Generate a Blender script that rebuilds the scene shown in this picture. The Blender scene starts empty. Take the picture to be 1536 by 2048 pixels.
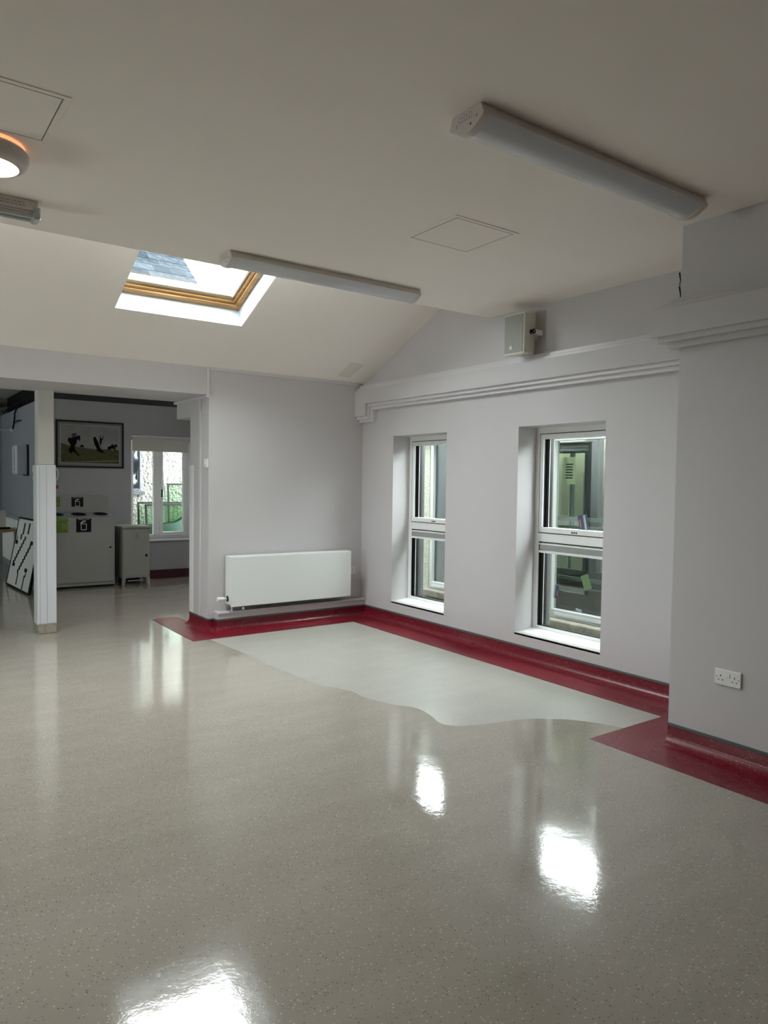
import bpy, bmesh, math, random
from mathutils import Vector, Matrix
random.seed(7)
S = bpy.context.scene
COL = S.collection

# ------------------------------------------------------------------ camera, sky, exposure
cam_d = bpy.data.cameras.new('camera'); cam = bpy.data.objects.new('camera', cam_d); COL.objects.link(cam)
yaw, pitch, roll = 0.619053939, 0.0417689427, 0.0138452098
fw = Vector((math.sin(yaw)*math.cos(pitch), math.cos(yaw)*math.cos(pitch), -math.sin(pitch)))
rt = Vector((math.cos(yaw), -math.sin(yaw), 0)); up = rt.cross(fw)
r2 = rt*math.cos(roll)+up*math.sin(roll); u2 = -rt*math.sin(roll)+up*math.cos(roll)
M = Matrix((r2, u2, -fw)).transposed().to_4x4(); M.translation = Vector((-4.536, -6.801, 1.5))
cam.matrix_world = M
cam_d.sensor_fit = 'HORIZONTAL'; cam_d.sensor_width = 36; cam_d.lens = 1449.2/1536*36
cam_d.clip_start = .05; cam_d.clip_end = 200
S.camera = cam
S.view_settings.view_transform = 'Standard'; S.view_settings.look = 'None'
S.view_settings.gamma = 1; S.view_settings.use_curve_mapping = False
S.view_settings.exposure = 2.0
S.cycles.use_denoising = True
S.cycles.max_bounces = 12; S.cycles.diffuse_bounces = 8; S.cycles.glossy_bounces = 4
S.cycles.transparent_max_bounces = 16
S.cycles.caustics_reflective = False
SKY = 8.0
W = bpy.data.worlds.new('sky'); S.world = W; W.use_nodes = True
bg = W.node_tree.nodes['Background']; bg.inputs[0].default_value = (.93, .965, 1.0, 1); bg.inputs[1].default_value = SKY

def portal(loc, rot, sx, sy):
    d = bpy.data.lights.new('daylight_portal', 'AREA'); d.shape = 'RECTANGLE'; d.size = sx; d.size_y = sy
    d.cycles.is_portal = True
    o = bpy.data.objects.new('daylight_portal', d); COL.objects.link(o); o.location = loc; o.rotation_euler = rot
    return o
RX = math.radians
portal((.36, -1.02, 1.1), (0, RX(90), 0), 1.75, .86)         # window beside the corner, light goes to -X
portal((.36, -2.845, 1.1), (0, RX(90), 0), 1.75, .90)
portal((-.95, 4.28, 1.35), (RX(-90), 0, 0), .95, 1.6)
portal((-7.74, -1.45, 1.5), (0, RX(-90), 0), 1.0, .9)
portal((-7.74, 5.35, 1.65), (0, RX(-90), 0), .9, .9)
SLOPE = math.atan(.4415)
for sx in (-2.325, -4.75):
    portal((sx, -1.21+.12, 2.59+.4415*1.21+.28), (SLOPE*-1, 0, 0), 1.1, 1.2)

# ------------------------------------------------------------------ materials
def mat(name, col, rough=.5, metal=0., bump=None, speck=None, spec=.5, vary=0., vscale=3., emis=None):
    m = bpy.data.materials.new(name); m.use_nodes = True; nt = m.node_tree; b = nt.nodes['Principled BSDF']
    b.inputs['Base Color'].default_value = (*col, 1); b.inputs['Roughness'].default_value = rough
    b.inputs['Metallic'].default_value = metal; b.inputs['Specular IOR Level'].default_value = spec
    tc = nt.nodes.new('ShaderNodeTexCoord')
    if vary:
        n = nt.nodes.new('ShaderNodeTexNoise'); n.inputs['Scale'].default_value = vscale; n.inputs['Detail'].default_value = 4
        nt.links.new(tc.outputs['Object'], n.inputs['Vector'])
        r = nt.nodes.new('ShaderNodeValToRGB'); r.color_ramp.elements[0].position = .3; r.color_ramp.elements[1].position = .7
        r.color_ramp.elements[0].color = (*[c*(1-vary) for c in col], 1); r.color_ramp.elements[1].color = (*[min(1, c*(1+vary)) for c in col], 1)
        nt.links.new(n.outputs[0], r.inputs[0]); nt.links.new(r.outputs[0], b.inputs['Base Color'])
    if bump:
        sc, st, di = bump
        n = nt.nodes.new('ShaderNodeTexNoise'); n.inputs['Scale'].default_value = sc; n.inputs['Detail'].default_value = 3
        nt.links.new(tc.outputs['Object'], n.inputs['Vector'])
        bp = nt.nodes.new('ShaderNodeBump'); bp.inputs['Strength'].default_value = st; bp.inputs['Distance'].default_value = di
        nt.links.new(n.outputs[0], bp.inputs['Height']); nt.links.new(bp.outputs[0], b.inputs['Normal'])
    if emis:
        b.inputs['Emission Color'].default_value = (*emis[0], 1); b.inputs['Emission Strength'].default_value = emis[1]
    return m

def vinyl(name, base, dark, light, rough, patch_rough, wave, spec=1.0):
    """speckled sheet vinyl: fine dark and light flecks, soft hand-laid waviness, a polish that varies in patches"""
    m = bpy.data.materials.new(name); m.use_nodes = True; nt = m.node_tree; L = nt.links.new; N = nt.nodes.new
    b = nt.nodes['Principled BSDF']; tc = N('ShaderNodeTexCoord')
    def math_(op, a, bb=None):
        n = N('ShaderNodeMath'); n.operation = op
        for i, v in enumerate((a, bb)):
            if v is None: continue
            if isinstance(v, (int, float)): n.inputs[i].default_value = v
            else: L(v, n.inputs[i])
        return n.outputs[0]
    def noise(scale, detail=2, vec=None):
        n = N('ShaderNodeTexNoise'); n.inputs['Scale'].default_value = scale; n.inputs['Detail'].default_value = detail
        L(vec or tc.outputs['Object'], n.inputs['Vector']); return n.outputs[0]
    def ramp(v, p0, p1, c0=(0, 0, 0, 1), c1=(1, 1, 1, 1)):
        n = N('ShaderNodeValToRGB'); e = n.color_ramp.elements; e[0].position = p0; e[1].position = p1; e[0].color = c0; e[1].color = c1
        L(v, n.inputs[0]); return n.outputs[0]
    def mix(f, a, bcol):
        n = N('ShaderNodeMix'); n.data_type = 'RGBA'; L(f, n.inputs[0])
        for i, v in ((6, a), (7, bcol)):
            if isinstance(v, tuple): n.inputs[i].default_value = (*v, 1)
            else: L(v, n.inputs[i])
        return n.outputs[2]
    v1 = N('ShaderNodeTexVoronoi'); v1.inputs['Scale'].default_value = 95; L(tc.outputs['Object'], v1.inputs['Vector'])
    sep = N('ShaderNodeSeparateColor'); L(v1.outputs['Color'], sep.inputs[0])
    dot = ramp(v1.outputs['Distance'], .16, .30, (1, 1, 1, 1), (0, 0, 0, 1))
    fd = math_('MULTIPLY', dot, math_('GREATER_THAN', sep.outputs[0], .60))
    fl = math_('MULTIPLY', dot, math_('GREATER_THAN', sep.outputs[1], .74))
    mpt = N('ShaderNodeMapping'); mpt.inputs['Scale'].default_value = (1.2, 4.5, 1); mpt.inputs['Rotation'].default_value = (0, 0, -.5); L(tc.outputs['Object'], mpt.inputs['Vector'])
    tint = ramp(noise(1.6, 6, mpt.outputs[0]), .38, .66, (*[c*.95 for c in base], 1), (*[c*1.05 for c in base], 1))
    fine = mix(math_('MULTIPLY', noise(300, 2), .6), tint, tuple(c*.66 for c in base))
    c = mix(math_('MULTIPLY', fd, .8), fine, dark); c = mix(math_('MULTIPLY', fl, .8), c, light)
    L(c, b.inputs['Base Color'])
    # worn patches
    mp = N('ShaderNodeMapping'); mp.inputs['Scale'].default_value = (1.0, .45, 1); mp.inputs['Rotation'].default_value = (0, 0, .5)
    L(tc.outputs['Object'], mp.inputs['Vector'])
    pr = ramp(noise(2.2, 5, mp.outputs[0]), .34, .74)
    rr = math_('ADD', math_('MULTIPLY', pr, patch_rough-rough), rough)
    # scratches: thin lines stretched in two directions
    sc = None
    for rot, s in ((.35, 1), (1.35, 2), (2.5, 3)):
        mp2 = N('ShaderNodeMapping'); mp2.inputs['Scale'].default_value = (60, 2.2, 1); mp2.inputs['Rotation'].default_value = (0, 0, rot); mp2.inputs['Location'].default_value = (s*3.1, s, 0)
        L(tc.outputs['Object'], mp2.inputs['Vector'])
        q = ramp(noise(1, 1, mp2.outputs[0]), .70, .74)
        sc = q if sc is None else math_('MAXIMUM', sc, q)
    rr = math_('ADD', rr, math_('MULTIPLY', sc, .05)); L(rr, b.inputs['Roughness'])
    h = math_('ADD', math_('ADD', math_('MULTIPLY', noise(7, 2), .9), math_('MULTIPLY', noise(38, 3), .34)), math_('MULTIPLY', noise(150, 2), .13))
    h = math_('ADD', h, math_('MULTIPLY', sc, -.015))
    bp = N('ShaderNodeBump'); bp.inputs['Strength'].default_value = wave; bp.inputs['Distance'].default_value = .004
    L(h, bp.inputs['Height']); L(bp.outputs[0], b.inputs['Normal'])
    b.inputs['Specular IOR Level'].default_value = spec
    return m

def glass(name, tint, refl=1.0):
    m = bpy.data.materials.new(name); m.use_nodes = True; nt = m.node_tree; nt.nodes.remove(nt.nodes['Principled BSDF'])
    o = nt.nodes['Material Output']; t = nt.nodes.new('ShaderNodeBsdfTransparent'); g = nt.nodes.new('ShaderNodeBsdfGlossy')
    t.inputs[0].default_value = (*tint, 1); g.inputs['Roughness'].default_value = .01
    g.inputs['Color'].default_value = (refl, refl, refl, 1)
    f = nt.nodes.new('ShaderNodeFresnel'); ge = nt.nodes.new('ShaderNodeNewGeometry'); mi = nt.nodes.new('ShaderNodeMix')
    mi.inputs[2].default_value = 1.45; mi.inputs[3].default_value = 1/1.45; nt.links.new(ge.outputs['Backfacing'], mi.inputs[0]); nt.links.new(mi.outputs[0], f.inputs[0])
    mx = nt.nodes.new('ShaderNodeMixShader'); nt.links.new(f.outputs[0], mx.inputs[0]); nt.links.new(t.outputs[0], mx.inputs[1]); nt.links.new(g.outputs[0], mx.inputs[2])
    nt.links.new(mx.outputs[0], o.inputs[0]); return m

def wood(name, c0, c1, scale=9):
    m = bpy.data.materials.new(name); m.use_nodes = True; nt = m.node_tree; b = nt.nodes['Principled BSDF']; L = nt.links.new
    tc = nt.nodes.new('ShaderNodeTexCoord'); mp = nt.nodes.new('ShaderNodeMapping'); mp.inputs['Scale'].default_value = (.25, 3, 3)
    L(tc.outputs['Object'], mp.inputs[0]); n = nt.nodes.new('ShaderNodeTexNoise'); n.inputs['Scale'].default_value = scale; n.inputs['Detail'].default_value = 6; n.inputs['Distortion'].default_value = .6
    L(mp.outputs[0], n.inputs['Vector']); r = nt.nodes.new('ShaderNodeValToRGB'); e = r.color_ramp.elements
    e[0].position = .35; e[1].position = .65; e[0].color = (*c0, 1); e[1].color = (*c1, 1)
    L(n.outputs[0], r.inputs[0]); L(r.outputs[0], b.inputs['Base Color']); b.inputs['Roughness'].default_value = .35
    return m

WALL = mat('wall_paint', (.565, .545, .555), .55, bump=(60, .12, .002), vary=.015, vscale=1.2)
UNSEEN = mat('warm_bounce_wall_paint', (.30, .24, .19), .8)  # for walls out of view; dark tan chosen for dim, warm bounce light
CEIL = mat('ceiling_paint', (.90, .85, .80), .7, bump=(40, .06, .002), vary=.012, vscale=.8)
TRIMP = mat('gloss_trim_paint', (.64, .62, .645), .32, bump=(30, .05, .002))
WHITE = mat('white_gloss', (.82, .83, .83), .28)
UPVC = mat('white_window_frame', (.83, .84, .83), .3)
RADW = mat('radiator_enamel', (.76, .775, .765), .32)
PLAST = mat('white_plastic', (.80, .80, .78), .35)
CREAMP = mat('cream_plastic', (.66, .64, .56), .45)
DIFF = mat('prismatic_diffuser', (.60, .62, .66), .18, bump=(140, .12, .001))
BLACK = mat('black', (.006, .006, .0065), .5, spec=.15)
RUBBER = mat('black_gasket', (.008, .008, .008), .6)
GREY = mat('grey', (.33, .33, .33), .5)
CHROME = mat('chrome', (.7, .7, .7), .15, metal=1)
CAPS = mat('grey_capping_strip', (.09, .10, .10), .45)
FLOOR = vinyl('cream_speckled_vinyl_polished', (.385, .345, .29), (.085, .07, .05), (.74, .70, .60), .045, .13, .16)
DULL = vinyl('cream_speckled_vinyl_dull', (.44, .43, .38), (.18, .165, .14), (.74, .72, .64), .28, .40, .16)
RED = vinyl('oxblood_speckled_vinyl', (.185, .0085, .020), (.05, .004, .008), (.55, .30, .22), .26, .40, .12, .4)
GLASS = glass('clear_window_glass', (.93, .97, .95))
GREENGL = glass('green_tinted_glass', (.80, .875, .80))
PINE = wood('varnished_pine', (.24, .115, .032), (.40, .225, .08))
OAK = wood('table_wood', (.32, .16, .06), (.45, .25, .11))
CONC = mat('concrete', (.45, .44, .40), .9, bump=(25, .5, .01), vary=.25, vscale=8)
STONE = mat('stone_sill', (.11, .10, .075), .9, bump=(30, .6, .01), vary=.3, vscale=14)
ROUGH = mat('roughcast_render', (.36, .35, .32), .95, bump=(24, 1.0, .12), vary=.06, vscale=10, spec=.1)
PEBBLE = mat('pebbledash_render', (.20, .21, .165), .95, bump=(45, 1.0, .02), vary=.15, vscale=30)
DKREVEAL = mat('dark_grey_render', (.045, .047, .045), .85, bump=(50, .5, .004))
SLATE = [mat('slate_grey_%s' % n, c, .9, bump=(18, .6, .01), vary=.45, vscale=9, spec=.0) for n, c in (('pale', (.017, .021, .025)), ('mid', (.013, .016, .019)), ('dark', (.009, .012, .015)))]
BIN = mat('bin_enamel', (.27, .27, .25), .45)
CABM = mat('small_cabinet_enamel', (.27, .265, .235), .45)
GREEN = mat('green_label', (.10, .18, .015), .5)
DGREEN = mat('dark_green_plastic', (.006, .026, .016), .5, spec=.2)
PAPER = mat('paper', (.72, .73, .72), .8)
OLIVE = mat('olive_wall_paint', (.20, .215, .17), .8)
BLIND = mat('roller_blind_fabric', (.52, .50, .44), .9, bump=(200, .2, .001))
POSTM = mat('post_white_paint', (.62, .61, .58), .45)
SLEEVE = mat('post_boxing_paint', (.66, .68, .71), .4, bump=(12, .1, .002))
PLINTH = mat('bare_plinth', (.33, .30, .25), .9, bump=(50, .5, .004), vary=.2, vscale=15)

# ------------------------------------------------------------------ mesh helpers
class MB:
    def __init__(s): s.v = []; s.f = []; s.m = []
    def add(s, vs, fs, mi=0):
        k = len(s.v); s.v += [tuple(v) for v in vs]; s.f += [tuple(i+k for i in f) for f in fs]; s.m += [mi]*len(fs); return s
    def box(s, a, b, mi=0):
        x0, x1 = sorted((a[0], b[0])); y0, y1 = sorted((a[1], b[1])); z0, z1 = sorted((a[2], b[2]))
        return s.add([(x0,y0,z0),(x1,y0,z0),(x1,y1,z0),(x0,y1,z0),(x0,y0,z1),(x1,y0,z1),(x1,y1,z1),(x0,y1,z1)],
              [(0,3,2,1),(4,5,6,7),(0,1,5,4),(1,2,6,5),(2,3,7,6),(3,0,4,7)], mi)
    def obox(s, o, ex, ey, ez, mi=0):
        """box from corner o along three edge vectors"""
        o, ex, ey, ez = map(Vector, (o, ex, ey, ez))
        P = [o, o+ex, o+ex+ey, o+ey]; P += [p+ez for p in P]
        return s.add(P, [(0,3,2,1),(4,5,6,7),(0,1,5,4),(1,2,6,5),(2,3,7,6),(3,0,4,7)], mi)
    def prism(s, poly, f, a, b, mi=0):
        """extrude 2-D poly between depth a and b; f(u, v, d) -> xyz"""
        n = len(poly); P = [f(u, v, a) for u, v in poly]+[f(u, v, b) for u, v in poly]
        return s.add(P, [tuple(range(n))[::-1], tuple(range(n, 2*n))]+[(i, (i+1) % n, n+(i+1) % n, n+i) for i in range(n)], mi)
    def cyl(s, p, q, r, n=16, r2=None, mi=0):
        p, q = Vector(p), Vector(q); d = (q-p).normalized(); a = d.orthogonal().normalized(); b = d.cross(a); r2 = r if r2 is None else r2
        P = [p+(a*math.cos(t)+b*math.sin(t))*r for t in [2*math.pi*i/n for i in range(n)]]
        P += [q+(a*math.cos(t)+b*math.sin(t))*r2 for t in [2*math.pi*i/n for i in range(n)]]
        return s.add(P, [tuple(range(n))[::-1], tuple(range(n, 2*n))]+[(i, (i+1) % n, n+(i+1) % n, n+i) for i in range(n)], mi)
    def lathe(s, c, prof, n=40, mi=0):
        """profile (r, z) round a vertical axis at c"""
        P = []; F = []; k = len(prof)
        for i in range(n):
            t = 2*math.pi*i/n
            P += [(c[0]+r*math.cos(t), c[1]+r*math.sin(t), c[2]+z) for r, z in prof]
        for i in range(n):
            j = (i+1) % n
            for q in range(k-1): F.append((i*k+q, j*k+q, j*k+q+1, i*k+q+1))
        return s.add(P, F, mi)
    def tube(s, pts, r, n=8, mi=0):
        pts = [Vector(p) for p in pts]; P = []; F = []; a = None
        for i, p in enumerate(pts):
            d = (pts[min(i+1, len(pts)-1)]-pts[max(i-1, 0)]).normalized()
            a = d.orthogonal().normalized() if a is None else (a-d*a.dot(d)).normalized()
            b = d.cross(a); P += [p+(a*math.cos(2*math.pi*t/n)+b*math.sin(2*math.pi*t/n))*r for t in range(n)]
        for i in range(len(pts)-1):
            for t in range(n): F.append((i*n+t, i*n+(t+1) % n, (i+1)*n+(t+1) % n, (i+1)*n+t))
        F += [tuple(range(n))[::-1], tuple(range((len(pts)-1)*n, len(pts)*n))]
        return s.add(P, F, mi)
    def build(s, name, m, parent=None, bevel=0, smooth=False, weld=False, seg=2):
        me = bpy.data.meshes.new(name); me.from_pydata(s.v, [], s.f)
        ms = m if isinstance(m, (list, tuple)) else [m]
        for q in ms: me.materials.append(q)
        me.polygons.foreach_set('material_index', s.m)
        bm = bmesh.new(); bm.from_mesh(me)
        if weld: bmesh.ops.remove_doubles(bm, verts=bm.verts, dist=1e-5)
        bmesh.ops.recalc_face_normals(bm, faces=bm.faces); bm.to_mesh(me); bm.free()
        o = bpy.data.objects.new(name, me); COL.objects.link(o)
        if bevel:
            b = o.modifiers.new('b', 'BEVEL'); b.width = bevel; b.segments = seg; b.limit_method = 'ANGLE'; b.angle_limit = .6
        if smooth:
            for p in me.polygons: p.use_smooth = True
            if bevel or smooth == 'auto': me.set_sharp_from_angle(angle=.7)
        if parent: attach(o, parent)
        return o
def attach(o, parent):
    o.parent = parent
    o.matrix_parent_inverse = Matrix.Identity(4)
    # geometry is written in world space; shift it so the child sits right under an offset parent
    if o.type == 'MESH':
        p = parent; t = Vector((0, 0, 0))
        while p is not None: t += p.location; p = p.parent
        if t.length: o.data.transform(Matrix.Translation(-t))
def box(name, a, b, m, parent=None, bevel=0, **k): return MB().box(a, b).build(name, m, parent, bevel, **k)
def st(o, label=None):
    o['kind'] = 'structure'
    if label: o['label'] = label
    return o
def tag(o, label, cat, group=None):
    o['label'] = label; o['category'] = cat
    if group: o['group'] = group
    return o
def thing(name, label, cat, loc, group=None):
    o = bpy.data.objects.new(name, None); COL.objects.link(o); o.location = loc; o.empty_display_size = .1
    return tag(o, label, cat, group)
def sthing(name, loc, label=None):
    o = bpy.data.objects.new(name, None); COL.objects.link(o); o.location = loc; return st(o, label)
def sheet(name, us, vs, w0, w1, holes, f, m, **k):
    """slab with rectangular holes as one welded shell; us, vs outer limits, holes (u0, u1, v0, v1)"""
    U = sorted({*us, *[h[0] for h in holes], *[h[1] for h in holes]}); V = sorted({*vs, *[h[2] for h in holes], *[h[3] for h in holes]})
    def solid(i, j):
        if i < 0 or j < 0 or i >= len(U)-1 or j >= len(V)-1: return False
        cu, cv = (U[i]+U[i+1])/2, (V[j]+V[j+1])/2
        return not any(h[0] < cu < h[1] and h[2] < cv < h[3] for h in holes)
    b = MB(); nu, nv = len(U), len(V)
    P = [f(u, v, w) for w in (w0, w1) for v in V for u in U]; ix = lambda i, j, k: k*nu*nv+j*nu+i; F = []
    for i in range(nu-1):
        for j in range(nv-1):
            if not solid(i, j): continue
            for k_ in (0, 1): F.append((ix(i,j,k_), ix(i+1,j,k_), ix(i+1,j+1,k_), ix(i,j+1,k_)))
            for di, dj, e in ((-1,0,((i,j),(i,j+1))), (1,0,((i+1,j),(i+1,j+1))), (0,-1,((i,j),(i+1,j))), (0,1,((i,j+1),(i+1,j+1)))):
                if not solid(i+di, j+dj): F.append((ix(*e[0],0), ix(*e[1],0), ix(*e[1],1), ix(*e[0],1)))
    b.add(P, F); o = b.build(name, m, weld=True, **k)
    bm = bmesh.new(); bm.from_mesh(o.data); bmesh.ops.delete(bm, geom=[v for v in bm.verts if not v.link_faces], context='VERTS'); bm.to_mesh(o.data); bm.free()
    return o
def ring(b, f, u0, u1, v0, v1, t, d0, d1, mi=0):
    """rectangular frame of width t as one closed loop between depths d0 and d1"""
    o = [(u0,v0),(u1,v0),(u1,v1),(u0,v1)]; tt = t if isinstance(t, tuple) else (t,)*4   # left, right, bottom, top
    i = [(u0+tt[0],v0+tt[2]),(u1-tt[1],v0+tt[2]),(u1-tt[1],v1-tt[3]),(u0+tt[0],v1-tt[3])]
    P = [f(*p, d) for d in (d0, d1) for p in o+i]; F = []
    for k in range(4):
        q = (k+1) % 4
        F += [(k, q, 4+q, 4+k), (8+k, 8+q, 12+q, 12+k), (k, q, 8+q, 8+k), (4+k, 4+q, 12+q, 12+k)]
    return b.add(P, F, mi)
fX = lambda u, v, d: (d, u, v)       # u=y v=z depth=x
fY = lambda u, v, d: (u, d, v)       # u=x v=z depth=y
fZ = lambda u, v, d: (u, v, d)

# ================================================================== SETTING
XL, YB, ZC = -7.6, -9.2, 2.972
SX = .4415
# floor: the polished sheet and, towards the corner, the dulled area past the edge of the polish
curve = [(-1.95,-.30),(-1.93,-.6),(-1.90,-1.1),(-1.89,-1.6),(-1.87,-1.98),(-1.847,-2.246),(-1.744,-2.494),(-1.738,-2.70),(-1.66,-2.93),(-1.586,-3.06),(-1.60,-3.223),(-1.645,-3.38),(-1.60,-3.47),(-1.50,-3.525),(-1.33,-3.57),(-1.133,-3.62),(-.98,-3.72),(-.885,-3.81),(-.79,-3.97),(-.736,-4.12)]
def smooth_line(p, k=4):
    o = []
    for i in range(len(p)-1):
        a, b_, c, d = p[max(i-1,0)], p[i], p[i+1], p[min(i+2, len(p)-1)]
        for j in range(k):
            t = j/k
            o.append(tuple(.5*((2*b_[q])+(-a[q]+c[q])*t+(2*a[q]-5*b_[q]+4*c[q]-d[q])*t*t+(-a[q]+3*b_[q]-3*c[q]+d[q])*t**3) for q in (0,1)))
    return o+[p[-1]]
curve = smooth_line(curve)
dullp = curve+[(-.35,-4.12),(.0,-4.12),(.0,-.30)]
polp = curve+[(.0,-4.12),(.0,YB),(XL,YB),(XL,-.30)]
fb = MB()
fb.add([(x,y,0) for x,y in polp], [tuple(range(len(polp)))], 0)
fb.add([(x,y,0) for x,y in dullp], [tuple(range(len(dullp)))], 1)
fb.add([(XL,-.30,0),(.3,-.30,0),(.3,8.4,0),(XL,8.4,0)], [(0,1,2,3)], 0)
fb.box((XL-.3,YB-.3,-.12),(.30,8.7,-.004), 0)
st(fb.build('floor', [FLOOR, DULL]))
rb = MB(); rz = .0012
rp = [(-1.81,.52),(-1.81,0),(0,0),(0,-4.37),(-.745,-4.37),(-.745,YB),(-1.09,YB),(-1.085,-4.078),(-.355,-4.072),(-.325,-.352),(-2.107,-.378),(-2.10,.9),(-1.81,.9)]
rb.prism(rp, fZ, .0, rz)
st(rb.build('floor_border', RED), 'oxblood red vinyl border along the walls')

# baseboards: coved profile swept along the wall line (profile: distance from wall, height)
prof = [(0,.112),(.006,.112),(.006,.050),(.012,.032),(.024,.018),(.042,.006),(.062,.0015),(.062,0),(0,0)]
capp = [(0,.106),(.0105,.106),(.0105,.119),(.007,.121),(0,.121)]
def sweep(b, path, pf, mi=0):
    """mitred sweep; the room lies to the right of the walking direction"""
    P = []; n = len(pf)
    for i, p in enumerate(path):
        p = Vector(p); dirs = []
        if i > 0: dirs.append((p-Vector(path[i-1])).normalized())
        if i < len(path)-1: dirs.append((Vector(path[i+1])-p).normalized())
        ns = [Vector((d.y, -d.x)) for d in dirs]; m_ = sum(ns, Vector((0,0))); m_ = m_/(m_.dot(ns[0]))
        P += [(p.x+m_.x*u, p.y+m_.y*u, v) for u, v in pf]
    F = [tuple(range(n)), tuple(range((len(path)-1)*n, len(path)*n))[::-1]]
    for i in range(len(path)-1):
        for t in range(n): F.append((i*n+t, i*n+(t+1) % n, (i+1)*n+(t+1) % n, (i+1)*n+t))
    return b.add(P, F, mi)
def base(name, path):
    o = st(sweep(MB(), path, prof).build(name, RED, smooth='auto'))
    sweep(MB(), path, capp).build('capping_strip', CAPS, o)
    return o
# walking so that the room is on the right-hand side
base('baseboard_back', [(-1.81,.50),(-1.81,0),(-1.76,0),(-1.76,-.10),(-.0,-.10)][0:2]+[(-1.75,0),(-1.75,-.085),(0,-.085)])
base('baseboard_right', [(0,-.085),(0,-4.37)])
base('baseboard_pillar', [(-.745,-4.37),(-.745,YB)])

# window wall (right), with two tall openings
W1 = (-1.455,-.588,.232,1.985); W2 = (-3.300,-2.400,.222,1.985)
st(sheet('wall_right', (-4.6,.3), (-.05,3.75), 0, .39, [W1, W2], fX, WALL))
# pillar wall
st(box('wall_pillar', (-.745,-9.4,-.02),(.0,-4.37,3.2), WALL))
# back wall (behind the radiator) with its pier and beam over the opening
pier = MB()
pier.box((-1.81,0,0),(.0,.50,3.0)); st(pier.build('wall_back', WALL))
corb = st(box('trim_7', (-1.81,.5,2.14),(-1.40,.90,2.80), WALL)); corb['label'] = 'stepped corbel under the beam end'
st(box('beam', (XL,0,2.325),(-1.83,.86,3.0), WALL), 'wide beam across the opening')
# moulded strip framing back wall panel and beam end
tb = MB()
tb.box((-1.835,-.012,2.312),(-1.808,.0,2.592))
tb.box((-1.808,-.014,2.562),(-.06,.0,2.592))
st(tb.build('trim_1', TRIMP, bevel=.002))
st(box('trim_2', (-1.84,-.012,2.300),(-1.808,.92,2.322), TRIMP, bevel=.002))
# strips on the pier side
sp = box('trim_3', (-1.822,.192,.121),(-1.81,.232,2.30), TRIMP, bevel=.003); st(sp)
sp = box('trim_4', (-1.816,.40,.121),(-1.81,.505,1.64), WHITE, bevel=.002); st(sp, 'white corner guard on the pier')
# ceilings
st(sheet('ceiling', (XL-.2,.2), (YB-.2,-2.01), ZC, ZC+.25, [], fZ, CEIL))
st(box('ceiling_bulkhead', (XL-.2,-2.09,ZC+.2),(.2,-2.01,3.62), CEIL))
fS = lambda u, v, d: (u, v+d*.404, 2.59-SX*v+d*.915)   # u=x, v=y on the soffit, d = distance outward
SKL = [(-2.88,-1.77,-1.80,-.665), (-5.305,-4.195,-1.80,-.665)]
st(sheet('ceiling_slope', (XL-.2,.2), (-2.25,.12), 0, .20, SKL, fS, CEIL))
LW = [(-1.9,-1.0,1.0,2.0),(4.9,5.8,1.2,2.1)]  # unseen left-wall windows, added to light the room and the alcove side
st(sheet('wall_left', (YB-.2,8.6), (-.02,3.75), XL-.25, XL, LW, fX, UNSEEN))
def added_side_window(n, h):
    w = sthing('window_%d' % n, (XL-.12, (h[0]+h[1])/2, h[2]))
    b = MB(); ring(b, fX, h[0], h[1], h[2], h[3], .06, XL-.16, XL-.09); b.box((XL-.16,(h[0]+h[1])/2-.03,h[2]+.05),(XL-.09,(h[0]+h[1])/2+.03,h[3]-.05)); b.build('window_frame', UPVC, w)
    MB().box((XL-.13,h[0]+.05,h[2]+.05),(XL-.126,h[1]-.05,h[3]-.05)).build('glass_pane', GLASS, w)
added_side_window_args = [(6, LW[0]), (7, LW[1])]
st(box('wall_front', (XL-.2,YB-.25,-.02),(.2,YB,3.3), UNSEEN))
# stepped plaster band on window wall
bb = MB()
yE = -4.37
def L_shape(zt, zb, zd, yd): return [(0.0,zt),(yE,zt),(yE,zb),(yd,zb),(yd,zd),(0,zd)]
bb.prism(L_shape(2.500,2.345,2.215,-.215), fX, -.115, 0)
st(bb.build('trim_5', WALL, bevel=.003))
st(MB().prism(L_shape(2.530,2.315,2.185,-.235), fX, -.085, 0).build('trim_8', TRIMP, bevel=.003))
st(MB().prism(L_shape(2.562,2.283,2.152,-.262), fX, -.050, 0).build('trim_9', TRIMP, bevel=.003))
# the same band wrapping the pillar
def wrap(name, p, z0, z1): return st(MB().prism([(-.745-p,-9.2),(-.745-p,yE+p),(-.0,yE+p),(-.0,-9.2)], fZ, z0, z1).build(name, WALL, bevel=.003))
wrap('trim_6', .115, 2.345, 2.500); wrap('trim_10', .085, 2.315, 2.530); wrap('trim_11', .045, 2.283, 2.562)
# pipe boxing under the radiator
pb = MB(); pb.box((-1.745,-.085,.119),(-.0,.0,.172)); pb.box((-1.752,-.10,.172),(-.0,.0,.192))
st(pb.build('trim_12', TRIMP, bevel=.003), 'pipe boxing under the radiator')
# crack where the wall meets the pillar
cr = MB(); pts = [(-3.876,2.955),(-3.884,2.90),(-3.878,2.86),(-3.888,2.80),(-3.882,2.74),(-3.89,2.68),(-3.884,2.60),(-3.886,2.56)]
for i in range(len(pts)-1):
    (a,b_),(c,d) = pts[i], pts[i+1]; w = .004 if i % 2 else .0065
    cr.add([(-.001,a-w,b_),(-.001,a+w,b_),(-.001,c+w*.6,d),(-.001,c-w*.6,d)], [(0,1,2,3)])
ck = cr.build('wall_crack', BLACK, bpy.data.objects['wall_right'])
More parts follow.
